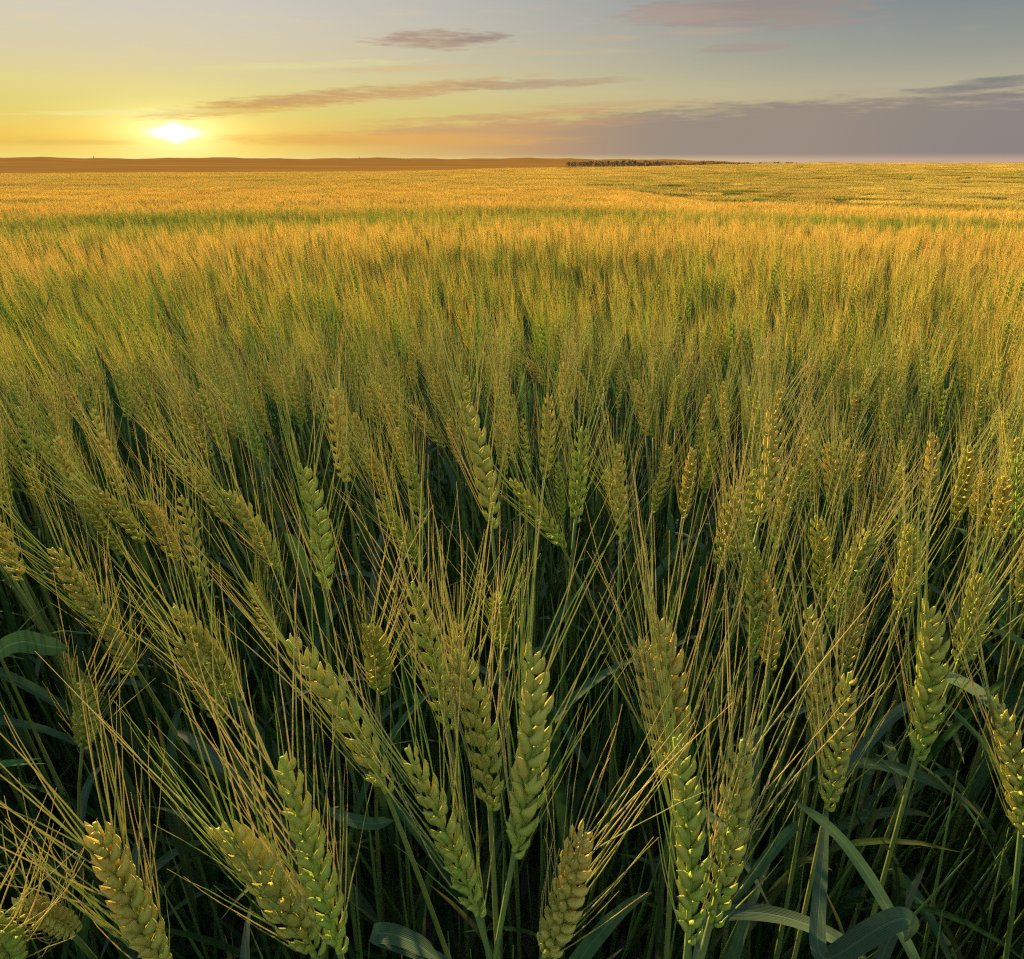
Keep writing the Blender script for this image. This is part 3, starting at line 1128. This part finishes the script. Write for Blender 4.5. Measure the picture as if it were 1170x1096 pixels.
P1 = [proto('patch', patch_proto(7200 + k, 1.05, 150, 1.8, 6)) for k in range(6)]
P5 = [proto('patch', patch_proto(7300 + k, 5.2, 900, 3.6, 3)) for k in range(5)]

def vnoise(x, y, seed):
    g = np.random.default_rng(seed); T = g.random((64, 64))
    xi = np.floor(x).astype(int); yi = np.floor(y).astype(int); fx = x - xi; fy = y - yi
    fx = fx * fx * (3 - 2 * fx); fy = fy * fy * (3 - 2 * fy)
    q = lambda i, j: T[(xi + i) % 64, (yi + j) % 64]
    return (q(0, 0) * (1 - fx) + q(1, 0) * fx) * (1 - fy) + (q(0, 1) * (1 - fx) + q(1, 1) * fx) * fy


def ripe_sunlit_tint(x, y):
    """riper and greener drifts, plus a band of painted sunlit gold (about -.5 to .5)"""
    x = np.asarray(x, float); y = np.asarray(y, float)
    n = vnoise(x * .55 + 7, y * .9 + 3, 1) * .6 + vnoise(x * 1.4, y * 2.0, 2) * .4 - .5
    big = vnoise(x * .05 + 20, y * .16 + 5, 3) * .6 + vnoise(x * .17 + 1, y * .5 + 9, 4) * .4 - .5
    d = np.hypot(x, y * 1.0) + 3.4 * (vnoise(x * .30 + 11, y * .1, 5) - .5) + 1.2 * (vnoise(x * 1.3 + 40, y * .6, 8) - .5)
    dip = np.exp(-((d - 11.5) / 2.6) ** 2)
    sunlit_band = np.exp(-((d - 6.5) / 2.2) ** 2)  # gold of sun-caught awn tops, put into the tint as a band
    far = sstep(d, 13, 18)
    return -.14 * (1 - sstep(d, 2.6, 5.0)) + .03 + .62 * n * (1 - sstep(d, 12, 24)) - .38 * dip * (.55 + .9 * vnoise(x * 1.1 + 30, y * 1.1, 6)) + .50 * sunlit_band + .40 * far + .5 * big * sstep(d, 8, 16)


PTS = []; ROT = []; SCL = []; IDX = []


def put(x, y, idx, rz, s, tx=0.0, ty=0.0, dz=0.0):
    PTS.append((x, y, float(terrain(x, y)) + dz)); ROT.append((tx, ty, rz)); SCL.append(s); IDX.append(idx)


g3 = np.random.default_rng(31)
ring = ind_limit
# near plants beyond the individual ones (seen), the ones outside the frame and round the camera
for dist, infr, p0, p1 in rest:
    hh = (p1[2] - float(terrain(p1[0], p1[1]))) / CANOPY
    put(p1[0], p1[1], int(g3.choice(LOD1)), g3.uniform(-.7, .7), hh, 0, 0)


def scatter(xr, yr, spacing, keep, ids, tiltsd, smean=1.0, ssd=.06, rzs=.4, jit=.5):
    nx = int((xr[1] - xr[0]) / spacing); ny = int((yr[1] - yr[0]) / spacing)
    X, Y = np.meshgrid(np.linspace(xr[0], xr[1], nx), np.linspace(yr[0], yr[1], ny))
    X = (X + g3.uniform(-jit, jit, X.shape) * spacing).ravel(); Y = (Y + g3.uniform(-jit, jit, Y.shape) * spacing).ravel()
    k = keep(X, Y)
    if ids is LOD1 or ids is LOD2:                     # tillers grow in clumps with gaps between
        cl = vnoise(X * 3.1 + 5, Y * 3.1, 12) * .6 + vnoise(X * 7.3, Y * 7.3 + 4, 13) * .4
        k &= cl > .38 + g3.normal(0, .04, X.shape)
    X = X[k]; Y = Y[k]
    Z = terrain(X, Y)
    n = len(X)
    PTS.extend(zip(X.tolist(), Y.tolist(), Z.tolist()))
    rp = ripe_sunlit_tint(X, Y)
    cl2 = vnoise(X * 1.9 + 25, Y * 1.5, 14) - .5
    ROT.extend(zip(g3.normal(0, tiltsd, n).tolist(), g3.normal(0, tiltsd, n).tolist(), g3.uniform(-rzs, rzs, n).tolist()))
    SCL.extend((smean + g3.normal(0, ssd, n) + (.09 * np.clip(rp, -.5, .3) + .13 * cl2) * (ids is LOD1 or ids is LOD2)).tolist())
    IDX.extend(g3.choice(ids, n).tolist())
    return n


covered = lambda x, y: (np.abs(x) < 1.5) & (y > .12) & (y < 1.75)
AZ = lambda x, y: np.degrees(np.arctan2(x, y))
n1 = scatter((-5.6, 5.6), (-1.2, 5.6), .062, lambda x, y: (~covered(x, y)) & (np.hypot(x, y) < 5.6) & ((y < -.30) | (np.abs(x) > .62) | (y > 1))
             & ((np.abs(AZ(x, y)) < 60) | (np.hypot(x, y) < 2.2)), LOD1, .07)
n2 = scatter((-17, 17), (0, 20), .085, lambda x, y: (np.hypot(x, y) > 5.6) & (np.hypot(x, y) < 19) & (np.abs(AZ(x, y)) < 47), LOD2, .08)
n3 = scatter((-45, 45), (5, 62), 1.0, lambda x, y: (np.hypot(x, y) > 18.6) & (np.hypot(x, y) < 62) & (np.abs(AZ(x, y)) < 48), P1, .0, 1.0, .04, 3.14, .1)
n4 = scatter((-260, 260), (30, 360), 4.6, lambda x, y: (np.hypot(x, y) > 60) & (np.hypot(x, y) < np.where(AZ(x, y) > 6, 352, 268 + 40 * sstep(AZ(x, y), -10, 6))) & (np.abs(AZ(x, y)) < 48), P5, .0, 1.0, .05, 3.14, .15)
print('instances', len(PTS), n1, n2, n3, n4)


def instanced(name, pts, rot, scl, idx, coll):
    me = bpy.data.meshes.new(name)
    me.from_pydata(list(pts), [], [])
    a = me.attributes.new('rot', 'FLOAT_VECTOR', 'POINT'); a.data.foreach_set('vector', np.asarray(rot, np.float32).ravel())
    a = me.attributes.new('scl', 'FLOAT', 'POINT'); a.data.foreach_set('value', np.asarray(scl, np.float32))
    rpv = ripe_sunlit_tint(np.array([p[0] for p in pts]), np.array([p[1] for p in pts]))
    a = me.attributes.new('ripe_sunlit', 'FLOAT', 'POINT'); a.data.foreach_set('value', rpv.astype(np.float32))
    a = me.attributes.new('idx', 'INT', 'POINT'); a.data.foreach_set('value', np.asarray(idx, np.int32))
    o = bpy.data.objects.new(name, me)
    COL.objects.link(o)
    ng = bpy.data.node_groups.new(name, 'GeometryNodeTree')
    ng.interface.new_socket('Geometry', in_out='INPUT', socket_type='NodeSocketGeometry')
    ng.interface.new_socket('Geometry', in_out='OUTPUT', socket_type='NodeSocketGeometry')
    N = ng.nodes.new
    gi, go = N('NodeGroupInput'), N('NodeGroupOutput')
    ci = N('GeometryNodeCollectionInfo'); ci.inputs['Collection'].default_value = coll
    ci.inputs['Separate Children'].default_value = True; ci.inputs['Reset Children'].default_value = True
    iop = N('GeometryNodeInstanceOnPoints'); iop.inputs['Pick Instance'].default_value = True
    def attr(nm, t):
        q = N('GeometryNodeInputNamedAttribute'); q.data_type = t; q.inputs['Name'].default_value = nm
        return q.outputs['Attribute']
    e2r = N('FunctionNodeEulerToRotation')
    L = ng.links.new
    L(gi.outputs[0], iop.inputs['Points']); L(ci.outputs[0], iop.inputs['Instance'])
    L(attr('idx', 'INT'), iop.inputs['Instance Index'])
    L(attr('rot', 'FLOAT_VECTOR'), e2r.inputs[0]); L(e2r.outputs[0], iop.inputs['Rotation'])
    L(attr('scl', 'FLOAT'), iop.inputs['Scale'])
    L(iop.outputs[0], go.inputs[0])
    md = o.modifiers.new('field', 'NODES'); md.node_group = ng
    return o


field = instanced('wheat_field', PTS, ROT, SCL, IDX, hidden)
field['kind'] = 'stuff'
field['label'] = 'dense bearded wheat field stretching to the horizon, gold in the low sun'
field['category'] = 'wheat field'

# ------------------------------------------------------------------ undergrowth: lower leaves and late shoots among the near stems
under = bpy.data.collections.new('undergrowth_sources')
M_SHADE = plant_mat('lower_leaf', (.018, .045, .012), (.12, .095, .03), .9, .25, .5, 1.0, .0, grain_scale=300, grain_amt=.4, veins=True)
for k in range(8):
    g = np.random.default_rng(9000 + k)
    lf = MB(); st = MB()
    for j in range(4):
        ox, oy = g.normal(0, .018, 2)
        hh = g.uniform(.48, .68)
        ln = g.normal(0, .05, 2)
        pts = np.array([[ox + ln[0] * u, oy + ln[1] * u, hh * u] for u in np.linspace(0, 1, 6)])
        tube(st, pts, [.0026, .0025, .0023, .002, .0014, .0003], 5, np.linspace(-.1, .2, 6))
        for q in range(2):
            add_leaf(lf, g, pts[int(g.integers(1, 5))], g.uniform(0, 6.28), g.uniform(.12, .22), g.uniform(.006, .010), g.uniform(1.2, 1.5), g.uniform(.1, 1.3), 10, 5)
    n0 = len(NAMES)
    hidden_save = hidden
    hidden = under
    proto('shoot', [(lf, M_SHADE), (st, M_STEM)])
    hidden = hidden_save
gq = np.random.default_rng(17)
uu = poisson(9000, (-1.5, 1.5), (-.25, 1.5), .052, lambda p: True, 23)
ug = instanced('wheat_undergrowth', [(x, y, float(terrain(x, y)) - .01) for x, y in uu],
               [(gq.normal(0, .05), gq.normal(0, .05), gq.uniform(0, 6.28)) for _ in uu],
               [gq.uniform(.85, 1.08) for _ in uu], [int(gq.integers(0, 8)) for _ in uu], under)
ug['kind'] = 'stuff'
ug['label'] = 'dark green lower leaves and bare stalks crowding under the wheat ears'
ug['category'] = 'undergrowth'

# ------------------------------------------------------------------ trees on the horizon
M_TREE = plant_mat('hazed_tree_leaf', (.065, .058, .028), (.11, .085, .04), .7, .25, .4, 1.0, .2)  # leaf brown lightened so distance haze sits in the colour
M_BARK = plant_mat('bark', (.06, .045, .03), (.09, .07, .05), .9, .0, .2, 1.0, .1)


def tree_at(px, ytop, ybase_hint, D, seed, wide=1.0, label='', group=None):
    g = np.random.default_rng(seed)
    az = math.radians(azel(px, 184)[0])
    x, y = D * math.sin(az), D * math.cos(az)
    z0 = float(terrain(x, y)) + .4
    ztop = CAM[2] + D * math.tan(math.radians(azel(px, ytop)[1]))
    H = max(2.4, ztop - z0)
    root = bpy.data.objects.new('tree', None); COL.objects.link(root)
    root.location = (x, y, z0)
    set_tags(root, label, 'tree', group)
    tb = MB()
    tube(tb, [(0, 0, -.5), (.05, 0, H * .25), (.1, .05, H * .6), (.1, .1, H * .85)], [H * .03, H * .025, H * .015, H * .006], 6, .3)
    for k in range(5):
        a = g.uniform(0, 6.28); b = H * g.uniform(.25, .6)
        tube(tb, [(0, 0, b), (math.cos(a) * H * .15, math.sin(a) * H * .15, b + H * .12), (math.cos(a) * H * .28 * wide, math.sin(a) * H * .28 * wide, b + H * .22)], [H * .014, H * .01, H * .004], 4, .3)
    link('trunk', tb.mesh('trunk', M_BARK), root)
    cb = MB()
    cl = []
    for k in range(int(9 + wide * 4)):
        a = g.uniform(0, 6.28); r = H * .30 * wide * math.sqrt(g.uniform(0, 1)); zz = H * g.uniform(.22, .88)
        cl.append((math.cos(a) * r * (1.15 - .6 * zz / H), math.sin(a) * r * (1.15 - .6 * zz / H), zz, H * g.uniform(.09, .17)))
    for (cx, cy, cz, cr) in cl:
        n = 60
        dirs = g.normal(0, 1, (n, 3)); dirs /= np.linalg.norm(dirs, axis=1)[:, None]
        c = np.array([cx, cy, cz]) + dirs * cr * g.uniform(.4, 1.05, (n, 1))
        s = H * .022
        A = g.normal(0, 1, (n, 3)); A /= np.linalg.norm(A, axis=1)[:, None]
        B = np.cross(A, dirs); B /= np.linalg.norm(B, axis=1)[:, None] + 1e-6
        vs = np.stack([c - A * s - B * s * .6, c + A * s - B * s * .6, c + A * s * .9 + B * s * .7, c - A * s * .8 + B * s * .8], 1).reshape(-1, 3)
        cb.add(vs, [(4 * i, 4 * i + 1, 4 * i + 2, 4 * i + 3) for i in range(n)], np.repeat(g.uniform(-.2, 1.0, n), 4))
    link('crown', cb.mesh('crown', M_TREE, smooth=False), root)
    return root


gt = np.random.default_rng(77)
# the denser clump right of centre, then the lower line that trails off to the right
k = 0
for px in np.concatenate([np.linspace(648, 762, 44), np.linspace(765, 910, 38)]):
    px = px + gt.uniform(-2, 2)
    if px < 668: top = 184.5
    elif px < 766: top = 183.9 + gt.normal(0, .8) - (.8 if 690 < px < 730 else 0)
    else: top = 185.2 + gt.normal(0, .5) - (1.6 if 800 < px < 822 else 0)
    main = px < 766
    tree_at(px, top, 188, gt.uniform(640, 760), 8000 + k, gt.uniform(1.8, 3.0),
            'small dark tree in the clump on the horizon right of centre' if main else 'low dark tree in the thin line trailing right of the horizon clump',
            'trees in the horizon clump' if main else 'trees in the thin horizon line')
    k += 1
for px, top, lab in ((411, 179.2, 'lone dark bush on the far brown hill, right of the sun'),
                     (446, 180.3, 'left one of two small bushes together on the far hilltop'),
                     (466, 180.3, 'right one of two small bushes together on the far hilltop'),
                     (467.5, 185.5, 'dark bush halfway down the far brown hill'),
                     (108, 178.8, 'speck of a tree on the hill skyline left of the sun'),
                     (608, 184.5, 'dark bush on the far hill left of the tree clump')):
    tree_at(px, top, 188, 2350 if top < 182 else 1700, 8100 + k, 1.5, lab); k += 1
